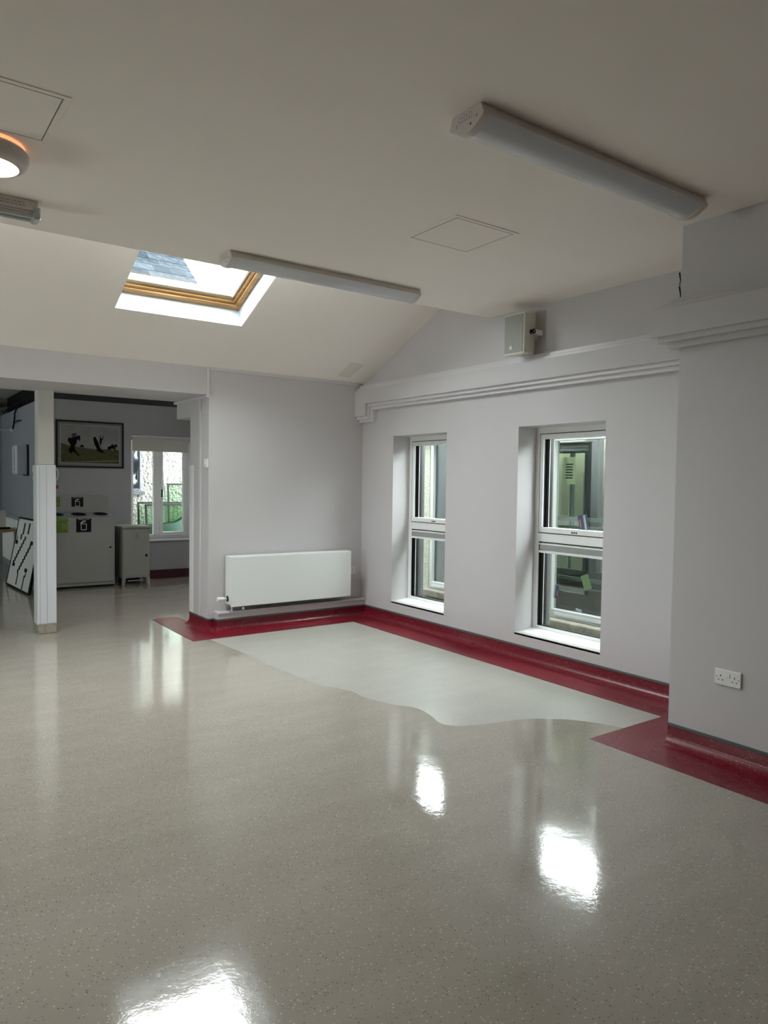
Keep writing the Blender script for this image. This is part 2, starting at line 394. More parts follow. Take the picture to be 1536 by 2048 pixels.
# faint patch of filler on the slope
pt = MB(); pt.add([fS(x, y, -.001) for x, y in ((-.40,-.09),(-.235,-.09),(-.215,-.34),(-.40,-.36))], [(0,1,2,3)])
pt.build('paint_patch', mat('unmatched_ceiling_paint', (.76,.73,.67), .7), bpy.data.objects['ceiling_slope'])

# ------------------------------------------------------------------ windows of the window wall
def tall_window(n, y0, y1, z0, z1):
    w = sthing('window_%d' % n, (.22, y1, z0))
    x = .22
    outer = MB(); ring(outer, fX, y0, y1, z0, z1, (.055,.055,.045,.055), x, x+.07)
    outer.box((x, y0+.05, 1.000),(x+.07, y1-.05, 1.078))
    outer.build('window_frame', UPVC, w, bevel=.003)
    ins = MB(); ring(ins, fX, y0+.058, y1-.058, 1.081, z1-.058, (.035,.035,.045,.042), x-.008, x+.05)
    ins.build('sash', UPVC, w, bevel=.004)
    gk = MB(); ring(gk, fX, y0+.050, y1-.050, 1.074, z1-.052, (.010,.010,.010,.010), x-.003, x+.012); gk.build('sash_gasket', RUBBER, w)
    # black inner faces of the sash and of the fixed light on the side away from the room
    g2 = MB(); ring(g2, fX, y0+.090, y1-.090, 1.118, z1-.092, (.010,.012,.006,.006), x+.012, x+.05); g2.build('glazing_gasket', RUBBER, w)
    g3 = MB(); ring(g3, fX, y0+.052, y1-.052, z0+.040, 1.004, (.018,.012,.012,.012), x+.004, x+.05); g3.build('glazing_gasket', RUBBER, w)
    g4 = MB().box((x+.028, y1-.135, 1.118),(x+.066, y1-.095, z1-.095)); g4.box((x+.022, y1-.100, z0+.045),(x+.066, y1-.066, .93)); g4.build('glazing_spacer', RUBBER, w)
    MB().box((x+.026, y1-.139, 1.12),(x+.030, y1-.134, z1-.10)).box((x+.020, y1-.104, z0+.05),(x+.024, y1-.099, .905)).build('glazing_bead', UPVC, w)
    MB().box((x+.060, y0+.09, 1.12),(x+.064, y1-.09, z1-.09)).build('glass_pane', GLASS, w)
    MB().box((x+.060, y0+.06, z0+.04),(x+.064, y1-.06, .99)).build('glass_pane', GLASS, w)
    v = MB(); v.box((x-.016, y0+.06, .975),(x+.03, y1-.072, .988)); v.box((x-.016, y0+.06, .905),(x+.03, y1-.072, .926)); v.box((x-.008, y0+.06, .93),(x+.03, y1-.076, .972))
    tv = v.build('trickle_vent', UPVC, w, bevel=.002)
    vg = MB()
    for i in range(7):
        z = .931+i*.006; vg.box((x-.012, y0+.065, z),(x-.006, y1-.08, z+.0028))
    vg.build('grille', GREY, tv)
    h = MB()
    for i in range(3):
        yy = (y0+y1)/2-.02+i*.022; h.cyl((x-.0095, yy, 1.098),(x-.003, yy, 1.098), .0078, 10)
    h.build('drain_hole', BLACK, w)
    # sill board slopes a little towards the room
    s = MB(); s.prism([(0.0,z0-.006),(x,z0+.016),(x,z0-.02),(0,z0-.02)], lambda u, v_, d: (u, d, v_), y0, y1); s.build('sill', WHITE, w)
    return w
w1 = tall_window(1, W1[0], W1[1], W1[2], W1[3]); w2 = tall_window(2, W2[0], W2[1], W2[2], W2[3])
# outer faces of the reveals, dark render
for n, w in ((1, W1), (2, W2)):
    b = MB(); b.box((.292,w[1]-.050,w[2]),(.392,w[1],w[3])); b.box((.292,w[0],w[2]),(.392,w[0]+.05,w[3]))
    o = b.build('outer_reveal', DKREVEAL, w1 if n == 1 else w2)
# labels left on the glass of the second window
def sticker(name, cy, cz, wy, hz, ang, m, label, extra=None):
    c, s_ = math.cos(ang), math.sin(ang); q = lambda u, v, d: (d, cy+(-u*c-v*s_), cz+(-u*s_*1.0+v*c))
    b = MB(); b.prism([(-wy/2,-hz/2),(wy/2,-hz/2),(wy/2,hz/2),(-wy/2,hz/2)], q, .2775, .2795, 0)
    for (a0,a1,b0,b1,mi) in extra or []: b.prism([(a0,b0),(a1,b0),(a1,b1),(a0,b1)], q, .2768, .2774, mi)
    o = b.build(name, m); tag(o, label, 'label'); return o
SKY_LBL = mat('pale_label', (.35,.38,.42), .5); REDINK = mat('red_ink', (.6,.12,.08), .5); BLUEGR = mat('clear_blue_label', (.05,.07,.11), .4)
sticker('glass_label', -2.93, .695, .078, .125, -.38, [mat('green_paper', (.14,.22,.11), .6)], 'pale green square note stuck aslant on lower pane of the wide window')
sticker('glass_label', -2.615, .575, .055, .115, .12, [BLUEGR, SKY_LBL, REDINK], 'small tall clear sticker with white edge on lower pane of second window', [(-.027,-.012,-.055,.055,1),(.010,.018,-.03,.01,2)])
sticker('glass_label', -2.86, .452, .062, .022, .15, [SKY_LBL], 'narrow pale strip label low on lower pane of second window')
sticker('glass_label', -2.885, 1.185, .095, .13, -.22, [BLUEGR, SKY_LBL, REDINK], 'bluish sticker with white bar at foot of upper pane', [(.008,.03,-.06,.06,1),(-.035,-.025,-.03,.03,2)])

for a_ in added_side_window_args: added_side_window(*a_)
# ------------------------------------------------------------------ roof window in the slope
LINING = mat('reveal_paint', (.40, .44, .455), .6)
def skylight(n, x0, x1, full=True):
    s = sthing('window_%d' % n, ((x0+x1)/2, -1.2, 3.2))
    y0, y1 = -1.80, -.665
    lining = MB(); ring(lining, fS, x0-.02, x1+.02, y0-.02, y1+.02, .0206, .0025, .20); lining.build('reveal_lining', LINING, s)
    fr = MB(); ring(fr, fS, x0-.13, x1+.02, y0-.02, y1+.02, .072, .165, .235); fr.build('pine_frame', PINE, s, bevel=.006)
    fr2 = MB(); ring(fr2, fS, x0-.062, x1-.048, y0+.048, y1-.048, .030, .185, .25); fr2.build('pine_frame', PINE, s, bevel=.004)
    sa = MB(); ring(sa, fS, x0-.040, x1-.070, y0+.070, y1-.070, (.055,.035,.055,.05), .205, .275); sa.build('pine_sash', wood_pale, s, bevel=.005)
    MB().add([fS(x1-.115,y0+.12,.204),fS(x1-.100,y0+.12,.204),fS(x1-.100,y1-.115,.204),fS(x1-.115,y1-.115,.204)],[(0,1,2,3)]).build('glazing_bead', WHITE, s)
    g = MB(); g.add([fS(*p,.26) for p in ((x0-.01,y0+.1),(x1-.08,y0+.1),(x1-.08,y1-.1),(x0-.01,y1-.1))],[(0,1,2,3)]); g.build('glass_pane', GLASS, s)
    fl = MB(); ring(fl, fS, x0-.17, x1+.06, y0-.06, y1+.06, .10, .235, .30); fl.build('flashing', GREY, s)
wood_pale = wood('pale_pine', (.26,.19,.10), (.33,.25,.15))
skylight(3, -2.88, -1.77); skylight(4, -5.305, -4.195)  # the second one is out of view, added to light the room

# ================================================================== ALCOVE beyond the beam
AY = 4.0
AW = (-1.395,-.47,.60,2.14)
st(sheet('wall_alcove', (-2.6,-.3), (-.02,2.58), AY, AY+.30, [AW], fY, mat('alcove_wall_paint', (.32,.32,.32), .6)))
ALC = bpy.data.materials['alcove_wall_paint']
st(box('wall_alcove_upper', (-2.6,4.12,2.56),(-.3,4.30,3.05), mat('dark_gap_fill', (.05,.05,.05), .9)))  # box painted dark to stand for the unlit gap above the wall
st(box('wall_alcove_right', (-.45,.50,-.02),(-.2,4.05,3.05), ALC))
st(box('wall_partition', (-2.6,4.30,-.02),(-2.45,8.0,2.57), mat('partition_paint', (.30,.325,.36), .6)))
PART = bpy.data.materials['partition_paint']
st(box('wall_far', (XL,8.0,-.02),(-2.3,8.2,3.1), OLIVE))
st(box('wall_dark_void', (-2.45,4.3,-.02),(-2.3,8.0,3.1), BLACK))  # black wall stands in for the unlit space behind the partition
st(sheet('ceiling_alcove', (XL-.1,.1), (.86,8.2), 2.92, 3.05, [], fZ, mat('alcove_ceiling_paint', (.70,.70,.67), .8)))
st(box('trim_13', (-3.6,7.9,2.74),(-2.6,8.0,2.80), ALC)); st(box('trim_14', (-2.66,7.6,0),(-2.6,7.72,2.57), ALC))
st(box('baseboard_alcove', (-2.6,AY-.012,0),(-.45,AY,.13), mat('dark_skirting', (.05,.008,.012), .5)))
# pair-of-casements window with roller blind
wa = sthing('window_5', (-.93, AY+.06, .6))
b = MB(); ring(b, fY, AW[0], AW[1], AW[2], AW[3], (.05,.065,.06,.05), AY+.06, AY+.13); b.build('window_frame', UPVC, wa, bevel=.003)
b = MB(); b.box((-1.045,AY+.055,.65),(-.905,AY+.125,2.1)); b.build('mullion', UPVC, wa, bevel=.003)
b = MB(); ring(b, fY, -.955, -.545, .640, 2.09, (.045,.05,.055,.05), AY+.045, AY+.11); b.build('casement', UPVC, wa, bevel=.003)
b = MB().box((-.935,AY+.03,1.22),(-.918,AY+.045,1.34)).cyl((-.926,AY+.025,1.32),(-.926,AY+.05,1.32),.012,10); b.build('handle', BLACK, wa)
MB().box((-1.36,AY+.09,.64),(-1.03,AY+.094,2.1)).build('glass_pane', GLASS, wa); MB().box((-.92,AY+.09,.68),(-.58,AY+.094,2.06)).build('glass_pane', GLASS, wa)
MB().box((AW[0],AY-.03,.565),(AW[1]+.02,AY+.07,.60)).build('sill', UPVC, wa, bevel=.006)
bl = thing('roller_blind', 'beige roller blind pulled a little way down the alcove window', 'blind', (-.93,AY+.03,2.1))
MB().cyl((AW[0]+.015,AY+.03,2.085),(AW[1]-.02,AY+.03,2.085),.022,20).build('roller_tube', BLIND, bl, smooth='auto')
MB().box((AW[0]+.02,AY+.010,1.915),(AW[1]-.06,AY+.012,2.085)).build('blind_fabric', BLIND, bl)
MB().box((AW[0]+.02,AY+.006,1.902),(AW[1]-.06,AY+.016,1.918)).build('bottom_bar', BLIND, bl)
MB().tube([(AW[1]-.015,AY+.01,2.09),(AW[1]-.014,AY+.008,1.5),(AW[1]-.012,AY+.008,1.30),(AW[1]-.006,AY+.012,1.5),(AW[1]-.006,AY+.012,2.09)],.002,6).build('pull_chain', GREY, bl)
# support post with boxed lower half
po = thing('support_post', 'square white post under the beam with boxed lower half and bare plinth', 'post', (-3.15,.75,0))
MB().box((-3.222,.705,1.615),(-3.078,.855,2.325)).build('shaft', POSTM, po, bevel=.004)
MB().box((-3.236,.690,.088),(-3.066,.865,1.615)).build('boxing', SLEEVE, po, bevel=.003)
MB().box((-3.152,.6885,.09),(-3.149,.6895,1.612)).box((-3.212,.6885,.09),(-3.2095,.6895,1.612)).build('boxing_joint', GREY, po)
MB().box((-3.230,.680,0),(-3.068,.86,.098)).build('plinth', PLINTH, po, bevel=.006)

# ------------------------------------------------------------------ recycling station
rs = thing('recycling_station', 'wide white recycling unit with round openings and black and green labels', 'bin', (-2.18,3.74,0))
bx0, bx1, by0, by1 = -2.62, -1.755, 3.52, 3.96
body = MB(); body.box((bx0,by0+.012,.03),(bx1,by1-.01,.965)); body.build('body', BIN, rs, bevel=.004)
MB().box((bx0+.01,by0+.05,0),(bx1-.01,by1-.02,.03)).build('base', BLACK, rs)
# sloping top with three round holes
def bin_top():
    me = bpy.data.meshes.new('top'); bm = bmesh.new()
    y0, y1, z0, z1 = by0+.004, by1-.06, .972, 1.015
    cs = [bx0+.145+i*.288 for i in range(3)]; R = .092
    def P(x, y): return (x, y, z0+(z1-z0)*(y-y0)/(y1-y0))
    edges = [bx0]+[(cs[0]+cs[1])/2,(cs[1]+cs[2])/2]+[bx1]; n = 32
    for k in range(3):
        xa, xb = edges[k], edges[k+1]; cx, cy = cs[k], (y0+y1)/2
        inner = []; outer = []
        for i in range(n):
            t = 2*math.pi*(i+.5)/n; dx, dy = math.cos(t), math.sin(t)
            inner.append(bm.verts.new(P(cx+dx*R, cy+dy*R*1.25)))
            sx = (xb-cx)/dx if dx > 0 else (xa-cx)/dx if dx < 0 else 9; sy = (y1-cy)/dy if dy > 0 else (y0-cy)/dy if dy < 0 else 9
            q = min(sx, sy); outer.append(bm.verts.new(P(cx+dx*q, cy+dy*q)))
        for i in range(n):
            bm.faces.new((inner[i], inner[(i+1)%n], outer[(i+1)%n], outer[i]))
        low = [bm.verts.new((v.co.x, v.co.y, v.co.z-.10)) for v in inner]
        for i in range(n): bm.faces.new((inner[i], low[i], low[(i+1)%n], inner[(i+1)%n]))
        bm.faces.new(low).material_index = 1
    bmesh.ops.recalc_face_normals(bm, faces=bm.faces); bm.to_mesh(me); bm.free()
    me.materials.append(BIN); me.materials.append(BLACK)
    o = bpy.data.objects.new('top', me); COL.objects.link(o); attach(o, rs); return cs, P, (y0+y1)/2
cs, PT, cyy = bin_top()
body_hole = bpy.data.objects['body']
for i, c in enumerate(cs):
    r_ = MB(); z = PT(c, cyy)[2]; n = 32; P = []; F = []
    for k in range(n):
        t = 2*math.pi*k/n
        for rr, dz in ((.100,.002),(.096,.007),(.086,.006),(.084,-.03)): 
            x, y = c+rr*math.cos(t), cyy+rr*1.25*math.sin(t); P.append((x, y, PT(x, y)[2]+dz))
    for k in range(n):
        for q in range(3): F.append((k*4+q, ((k+1)%n)*4+q, ((k+1)%n)*4+q+1, k*4+q+1))
    r_.add(P, F); o = r_.build('aperture_ring', DGREEN if i == 0 else BLACK, rs, smooth=True)
    if i == 0: o['label'] = 'dark green aperture ring'
    d = MB(); d.lathe((c, cyy, z-.012), [(0,0),(.085,0)], 24); d.build('aperture_liner', BLACK, rs)
us = MB(); uc = [(bx0+.0,1.0),(bx1+.01,1.0),(bx1+.01,1.215),(bx1+.003,1.232),(bx1-.02,1.242),(bx0+.03,1.242),(bx0+.0,1.215)]
us.prism(uc, fY, by1-.06, by1-.03); us.build('upstand', BIN, rs, bevel=.003)
dr = MB().box((bx0+.012,by0-.004,.075),(bx1-.028,by0+.014,.945)).build('door', BIN, rs, bevel=.003)
MB().cyl((bx1-.063,by0-.012,.545),(bx1-.063,by0-.002,.545),.014,16).build('lock', BLACK, dr)
def flat(parent, name, m, polys, y, e=.0012):
    b = MB()
    for p in polys: b.prism(p, fY, y-e, y)
    return b.build(name, m, parent)
rect = lambda x0, x1, z0, z1: [(x0,z0),(x1,z0),(x1,z1),(x0,z1)]
WI = mat('white_ink', (.55,.55,.55), .5)
def bin_icon(cx, cz, s):
    q = []; t = .05*s
    def ln(x0, z0, x1, z1):
        d = Vector((x1-x0, z1-z0)).normalized()*t/2; n_ = Vector((-d.y, d.x)); return [(cx+s*x0-n_.x, cz+s*z0-n_.y),(cx+s*x1-n_.x, cz+s*z1-n_.y),(cx+s*x1+n_.x, cz+s*z1+n_.y),(cx+s*x0+n_.x, cz+s*z0+n_.y)]
    return [ln(-.22,.12,-.20,-.38), ln(.22,.12,.20,-.38), ln(-.20,-.38,.20,-.38), ln(-.22,.12,.22,.12), ln(-.26,.16,.18,.36), ln(-.26,.16,-.20,.24), ln(-.2,.24,-.05,.38), ln(-.05,.38,.18,.36)]
def text_at(parent, name, s, x, z, y, size, m, align='CENTER'):
    c = bpy.data.curves.new(name, 'FONT'); c.body = s; c.size = size; c.align_x = align; c.extrude = .0003
    o = bpy.data.objects.new(name, c); COL.objects.link(o); dg = bpy.context.evaluated_depsgraph_get(); me = bpy.data.meshes.new_from_object(o.evaluated_get(dg))
    bpy.data.objects.remove(o); me.materials.clear(); me.materials.append(m)
    me.transform(Matrix.Translation((x, y, z)) @ Matrix.Rotation(math.pi/2, 4, 'X'))
    o = bpy.data.objects.new(name, me); COL.objects.link(o); attach(o, parent); return o
l1 = flat(dr, 'black_label', BLACK, [rect(-2.262,-2.070,.762,.948)], by0-.004)
flat(dr, 'bin_symbol', WI, bin_icon(-2.166,.855,.16), by0-.0054, .0006)
text_at(dr, 'label_lettering', 'GENERAL WASTE', -2.166, .930, by0-.0056, .019, WI)
text_at(dr, 'label_lettering', '- - - - - -', -2.166, .770, by0-.0056, .014, WI)
l2 = flat(rs, 'black_label', BLACK, [rect(-2.238,-2.082,1.094,1.228)], by1-.06)
flat(rs, 'bin_symbol', WI, bin_icon(-2.16,1.150,.13), by1-.0614, .0006)
text_at(rs, 'label_lettering', 'GENERAL WASTE', -2.16, 1.213, by1-.0616, .0155, WI)
flat(dr, 'green_label', GREEN, [rect(-2.556,-2.362,.762,.952)], by0-.004)
flat(rs, 'green_label', GREEN, [rect(-2.53,-2.385,1.094,1.228)], by1-.06)
PG = mat('pale_green_ink', (.20,.28,.09), .5)
flat(dr, 'label_symbol', PG, [rect(-2.44+i*.028,-2.424+i*.028,.80+.01*(i%2),.90-.02*(i%2)) for i in range(3)]+[rect(-2.54,-2.375,.93,.938)], by0-.0054, .0006)
flat(rs, 'label_symbol', PG, [rect(-2.46,-2.395,1.205,1.212),rect(-2.46,-2.395,1.188,1.195),rect(-2.44,-2.42,1.12,1.16),rect(-2.415,-2.40,1.11,1.15)], by1-.0614, .0006)
# ------------------------------------------------------------------ small metal cabinet
sc = thing('metal_cabinet', 'small cream metal cabinet on feet with warning triangle between bin unit and window', 'cabinet', (-1.47,3.67,0))
cx0, cx1, cy0, cy1 = -1.665, -1.283, 3.48, 3.88
MB().box((cx0,cy0+.012,.10),(cx1,cy1,.80)).build('body', CABM, sc, bevel=.003)
MB().box((cx0-.012,cy0-.012,.80),(cx1+.012,cy1,.828)).build('lid', CABM, sc, bevel=.004)
cd = MB().box((cx0+.012,cy0-.002,.13),(cx1-.008,cy0+.013,.775)).build('door', CABM, sc, bevel=.003)
MB().cyl((-1.338,cy0-.018,.415),(-1.338,cy0-.001,.415),.017,16).box((-1.343,cy0-.028,.395),(-1.333,cy0-.016,.435)).build('latch', BLACK, cd)
for z in (.22,.68): MB().cyl((cx0+.006,cy0-.004,z-.025),(cx0+.006,cy0-.004,z+.025),.005,8).build('hinge', CABM, sc)
for x in (cx0,cx1-.05):
    for y in (cy0,cy1-.05):
        MB().prism([(x,.10),(x+.05,.10),(x+(.05 if x > -1.5 else .03),.0),(x+(.02 if x > -1.5 else 0),.0)], fY, y, y+.05).build('foot', CABM, sc, bevel=.002)
MB().box((cx0+.08,cy0+.02,.055),(cx1-.08,cy0+.03,.067)).build('pedal_bar', GREY, sc)
INK = mat('brown_ink', (.17,.12,.08), .6)
def tri(cx, cz, r, t):
    o = [(cx+r*math.cos(a), cz+r*math.sin(a)) for a in (math.pi/2, math.pi*7/6, math.pi*11/6)]; i = [(cx+(r-2*t)*math.cos(a), cz+(r-2*t)*math.sin(a)) for a in (math.pi/2, math.pi*7/6, math.pi*11/6)]
    return [[o[k],o[(k+1)%3],i[(k+1)%3],i[k]] for k in range(3)]
flat(cd, 'warning_symbol', INK, tri(-1.466,.695,.045,.004)+[rect(-1.469,-1.463,.70,.715),rect(-1.482,-1.450,.690,.697),rect(-1.478,-1.454,.678,.684)], cy0-.002)
text_at(cd, 'label_lettering', 'WARNING', -1.466, .640, cy0-.0036, .016, INK)
flat(cd, 'maker_plate', INK, [rect(-1.355,-1.325,.748,.752),rect(-1.352,-1.330,.738,.741)], cy0-.002); flat(cd, 'dot_mark', BLACK, [rect(-1.306,-1.298,.752,.762)], cy0-.002)

# ------------------------------------------------------------------ framed picture
pf = thing('framed_picture', 'black-framed horse racing picture above the recycling unit', 'picture', (-2.02,AY,1.9))
px0, px1, pz0, pz1 = -2.42, -1.507, 1.640, 2.295
b = MB(); ring(b, fY, px0, px1, pz0, pz1, .022, AY-.03, AY-.0); b.build('frame', BLACK, pf, bevel=.003)
MB().box((px0+.02,AY-.012,pz0+.02),(px1-.02,AY-.006,pz1-.02)).build('mount', mat('mount_board', (.17,.175,.16), .8), pf)
MB().cyl((-1.965,AY-.012,pz1+.004),(-1.965,AY,pz1+.004),.006,8).build('hook', BLACK, pf)
ax0, ax1, az0, az1 = px0+.065, px1-.062, pz0+.062, pz1-.062
b = MB(); ring(b, fY, ax0-.006, ax1+.006, az0-.006, az1+.006, .006, AY-.016, AY-.011); b.build('mount_edge', mat('mount_bevel', (.38,.39,.37), .5), pf)
A = lambda u, v: (ax0+(ax1-ax0)*u, az0+(az1-az0)*v)
def art(name, m, polys, lay): return flat(pf, name, m, [[A(*p) for p in q] for q in polys], AY-.0125-lay*.0006, .0005)
art('picture_sky', mat('print_sky', (.19,.195,.18), .6, vary=.15, vscale=6), [[(0,.3),(1,.3),(1,1),(0,1)]], 0)
art('picture_turf', mat('print_turf', (.050,.048,.008), .7, vary=.35, vscale=30), [[(0,0),(1,0),(1,.37),(.8,.39),(.55,.38),(.3,.42),(.1,.47),(0,.52)]], 1)
art('picture_rail', mat('print_rail', (.17,.155,.09), .6), [[(0,.02),(.35,.045),(1,.10),(1,.075),(.35,.02),(0,-.0)]], 2)
PH = mat('print_dark', (.004,.003,.003), .8, spec=.1)
horse1 = [(.11,.60),(.13,.66),(.20,.665),(.25,.70),(.285,.72),(.31,.735),(.325,.68),(.32,.60),(.30,.58),(.29,.63),(.27,.60),(.26,.52),(.235,.46),(.225,.38),(.27,.28),(.305,.22),(.30,.16),(.25,.26),(.20,.30),(.165,.24),(.14,.30),(.12,.36),(.15,.40),(.165,.46),(.14,.52)]
horse2 = [(.545,.66),(.555,.71),(.585,.71),(.60,.66),(.635,.56),(.66,.44),(.69,.37),(.73,.32),(.70,.28),(.64,.32),(.605,.35),(.60,.42),(.575,.48),(.56,.55)]
horse3 = [(.79,.44),(.82,.47),(.86,.49),(.90,.49),(.93,.53),(.955,.53),(.97,.47),(.95,.46),(.93,.46),(.93,.40),(.96,.33),(.94,.35),(.90,.41),(.86,.41),(.83,.37),(.80,.39)]
bush = [(.30,.43),(.33,.46),(.355,.50),(.38,.46),(.39,.42)]
rider2 = [(.655,.59),(.66,.66),(.655,.72),(.67,.76),(.675,.75),(.668,.70),(.68,.68),(.70,.67),(.715,.74),(.725,.73),(.715,.66),(.695,.62),(.69,.55),(.67,.50),(.69,.44),(.675,.46),(.66,.52)]
rider3 = [(.855,.50),(.87,.53),(.895,.54),(.90,.50),(.88,.48)]
art('picture_horse', PH, [horse1], 3); art('picture_horse', PH, [horse2], 3); art('picture_horse', PH, [horse3, rider3], 3); art('picture_rider', PH, [rider2], 3); art('picture_bush', PH, [bush], 3)
art('picture_rider', mat('print_red', (.05,.004,.008), .6), [[(.19,.66),(.175,.74),(.20,.78),(.245,.79),(.265,.76),(.25,.71),(.22,.665)]], 4)

# ------------------------------------------------------------------ pull cord and far-left things
pc = thing('pull_cord', 'white loop and red bangle hanging beside post below picture', 'pull cord', (-2.42,AY,1.7))
MB().tube([(-2.43,AY-.02,1.62),(-2.40,AY-.02,1.60),(-2.392,AY-.02,1.53),(-2.405,AY-.02,1.47),(-2.43,AY-.02,1.455)],.009,8).build('loop', PLAST, pc)
MB().tube([(-2.42,AY-.012,1.455),(-2.418,AY-.012,1.40)],.003,6).build('cord', PLAST, pc)
MB().lathe((-2.415,AY-.03,1.365), [(0,-.025),(.018,-.02),(.026,0),(.018,.02),(0,.025)], 16).build('bangle', mat('red_plastic', (.35,.01,.015), .4), pc, smooth=True)
MB().box((-2.45,AY-.02,1.60),(-2.42,AY,1.65)).build('mounting', PLAST, pc)

# leaning board
lb = thing('notice_board', 'white board with black stepped marks leaning by the partition', 'board', (-2.94,3.8,0))
B0 = Vector((-2.906,3.215,.012)); B1 = Vector((-2.984,4.39,.012)); T1 = Vector((-2.815,4.43,.915))
eu = (B1-B0); ev = (T1-B1); eu_n = eu.normalized(); ev = (ev-eu_n*ev.dot(eu_n)); Ww, Hh = eu.length, ev.length; ev_n = ev.normalized(); nn = eu_n.cross(ev_n); nn = nn if nn.x < 0 else -nn
def bq(u, v, d): return tuple(B0+eu_n*(u*Ww)+ev_n*(v*Hh)+nn*d)
b = MB(); ring(b, lambda u, v, d: tuple(B0+eu_n*u+ev_n*v+nn*d), -.02, Ww+.02, -.005, Hh+.025, .022, -.03, .006); b.build('frame', BLACK, lb)
b = MB(); b.prism([(0,0),(1,0),(1,1),(0,1)], bq, -.02, .001); b.build('board', PAPER, lb)
marks = MB(); mk = lambda u, v, w, h: marks.prism([(u,v),(u+w,v),(u+w,v+h),(u,v+h)], bq, .001, .0022)
# u runs away from the camera: 1 = far edge, 0 = edge by the post
st1 = [(.66,.78,.17),(.72,.70,.08),(.45,.80,.16)]
for u, v, h in st1: mk(u, v, .06, h)
for i in range(8): mk(.53+i*.045, .70-i*.055, .062, .06)
for i in range(8): mk(.26+i*.045, .60-i*.055, .062, .06)
for u, v in ((.86,.62),(.20,.66),(.80,.29),(.22,.27)): mk(u, v, .11, .055)
mk(.56,.05,.04,.17); mk(.28,.02,.04,.20); mk(.24,.20,.04,.06)
marks.build('black_marks', BLACK, lb)['kind'] = 'stuff'

# panel radiator under the leaning board, on the partition
pr_ = thing('partition_radiator', 'low white radiator on the partition behind the round table', 'radiator', (-2.68,5.6,.2))
MB().box((-2.76,4.30,.20),(-2.62,6.4,.86)).build('panel', PAPER, pr_, bevel=.006)
for y in (4.5,6.1): MB().box((-2.68,y,0),(-2.66,y+.04,.21)).build('pipe', PAPER, pr_)
for y in (4.4,6.2): MB().box((-2.62,y,.5),(-2.60,y+.04,.7)).build('bracket', GREY, pr_)
# paper towel dispenser
ds = thing('towel_dispenser', 'white wall-mounted towel dispenser high on the partition', 'dispenser', (-2.68,5.1,1.75))
MB().box((-2.775,4.95,1.53),(-2.60,5.30,1.965)).build('casing', mat('dispenser_plastic', (.62,.64,.72), .35), ds, bevel=.03, smooth=True, seg=3)
MB().box((-2.625,4.93,1.515),(-2.60,5.32,1.975)).build('backplate', BLACK, ds, bevel=.01)
b = MB(); random.seed(3)
for i in range(12): z = 1.60+i*.026; b.box((-2.777,4.99+random.random()*.05,z),(-2.7745,5.08+random.random()*.1,z+.012))
b.build('printed_notice', GREY, ds)['kind'] = 'stuff'
sw = thing('wall_switch_box', 'grey double switch box on partition just left of the post', 'switch', (-2.61,4.45,1.5))
MB().box((-2.625,4.36,1.42),(-2.60,4.50,1.55)).build('plate', GREY, sw, bevel=.003); MB().box((-2.628,4.36,1.56),(-2.60,4.50,1.66)).build('upper_plate', PLAST, sw, bevel=.003)
MB().box((-2.632,4.41,1.45),(-2.624,4.45,1.51)).build('rocker', PLAST, sw)
# cables
cb = thing('cable_tangle', 'tangle of black cables over the top edge of the partition', 'cable', (-2.6,5.6,2.57)); random.seed(5)
for k in range(7):
    y = 4.75+k*.25; pts = []
    for i in range(8): pts.append((-2.60-.03*math.sin(i*1.1+k)-.02, y+i*.14, 2.585+.055*abs(math.sin(i*.9+k*1.7))))
    MB().tube(pts, .011, 6).build('cable', BLACK, cb, smooth=True)
MB().tube([(-2.62,5.75,2.60),(-2.64,5.9,2.50),(-2.63,6.0,2.40),(-2.64,6.1,2.26)],.012,6).build('cable', BLACK, cb, smooth=True)
MB().tube([(-2.62,5.5,2.36),(-2.63,5.7,2.37),(-2.64,5.95,2.34)],.010,6).build('cable', BLACK, cb, smooth=True)
rl = thing('ceiling_pipe', 'pale horizontal pipe meeting the partition near its top', 'pipe', (-3.1,6.5,2.25))
MB().tube([(-4.6,6.4,2.26),(-2.60,6.4,2.26)],.018,10).build('pipe', PLAST, rl, smooth=True); MB().cyl((-2.63,6.4,2.26),(-2.60,6.4,2.26),.04,12).build('collar', PLAST, rl)
# round table with papers
tcx, tcy = -3.28, 4.83
tt = thing('round_table', 'round wooden table with dark legs at the frame edge', 'table', (tcx,tcy,0))
MB().lathe((tcx,tcy,.72), [(0,0),(.46,0),(.475,.008),(.475,.024),(.46,.03),(0,.03)], 48).build('tabletop', OAK, tt)
MB().cyl((tcx,tcy,.03),(tcx,tcy,.72),.035,16).build('column', BLACK, tt)
for k in range(4):
    a = k*math.pi/2+.5; MB().obox((tcx-.02,tcy-.02,0),(math.cos(a)*.36,math.sin(a)*.36,0),(-math.sin(a)*.04,math.cos(a)*.04,0),(0,0,.04)).build('foot', BLACK, tt, bevel=.004)
cdn = thing('card_sign', 'white card with printed lines standing on the round table', 'sign', (-3.06,5.03,.75))
MB().obox((-3.40,5.20,.75),(.52,-.05,0),(0,.012,0),(0,.01,.25)).build('card', PAPER, cdn)
b = MB()
for i in range(3): b.obox((-3.34,5.193-.0005,.90+i*.035),(.33-.1*(i%2),-.032+.01*(i%2),0),(0,.001,0),(0,.0003,.008))
b.build('printed_lines', BLACK, cdn)['kind'] = 'stuff'
MB().box((-3.3,5.2,.75),(-3.1,5.26,.77)).build('stand', GREY, cdn)
tag(MB().obox((-3.12,4.86,.752),(.32,-.03,0),(.02,.20,0),(0,0,.004)).build('paper_sheet', PAPER), 'white paper sheet lying at the edge of the round table', 'paper')
tag(MB().obox((-3.30,4.70,.752),(.42,.05,0),(-.01,.10,0),(0,0,.022)).build('folder', BLACK), 'dark flat folder lying on the round table', 'folder')

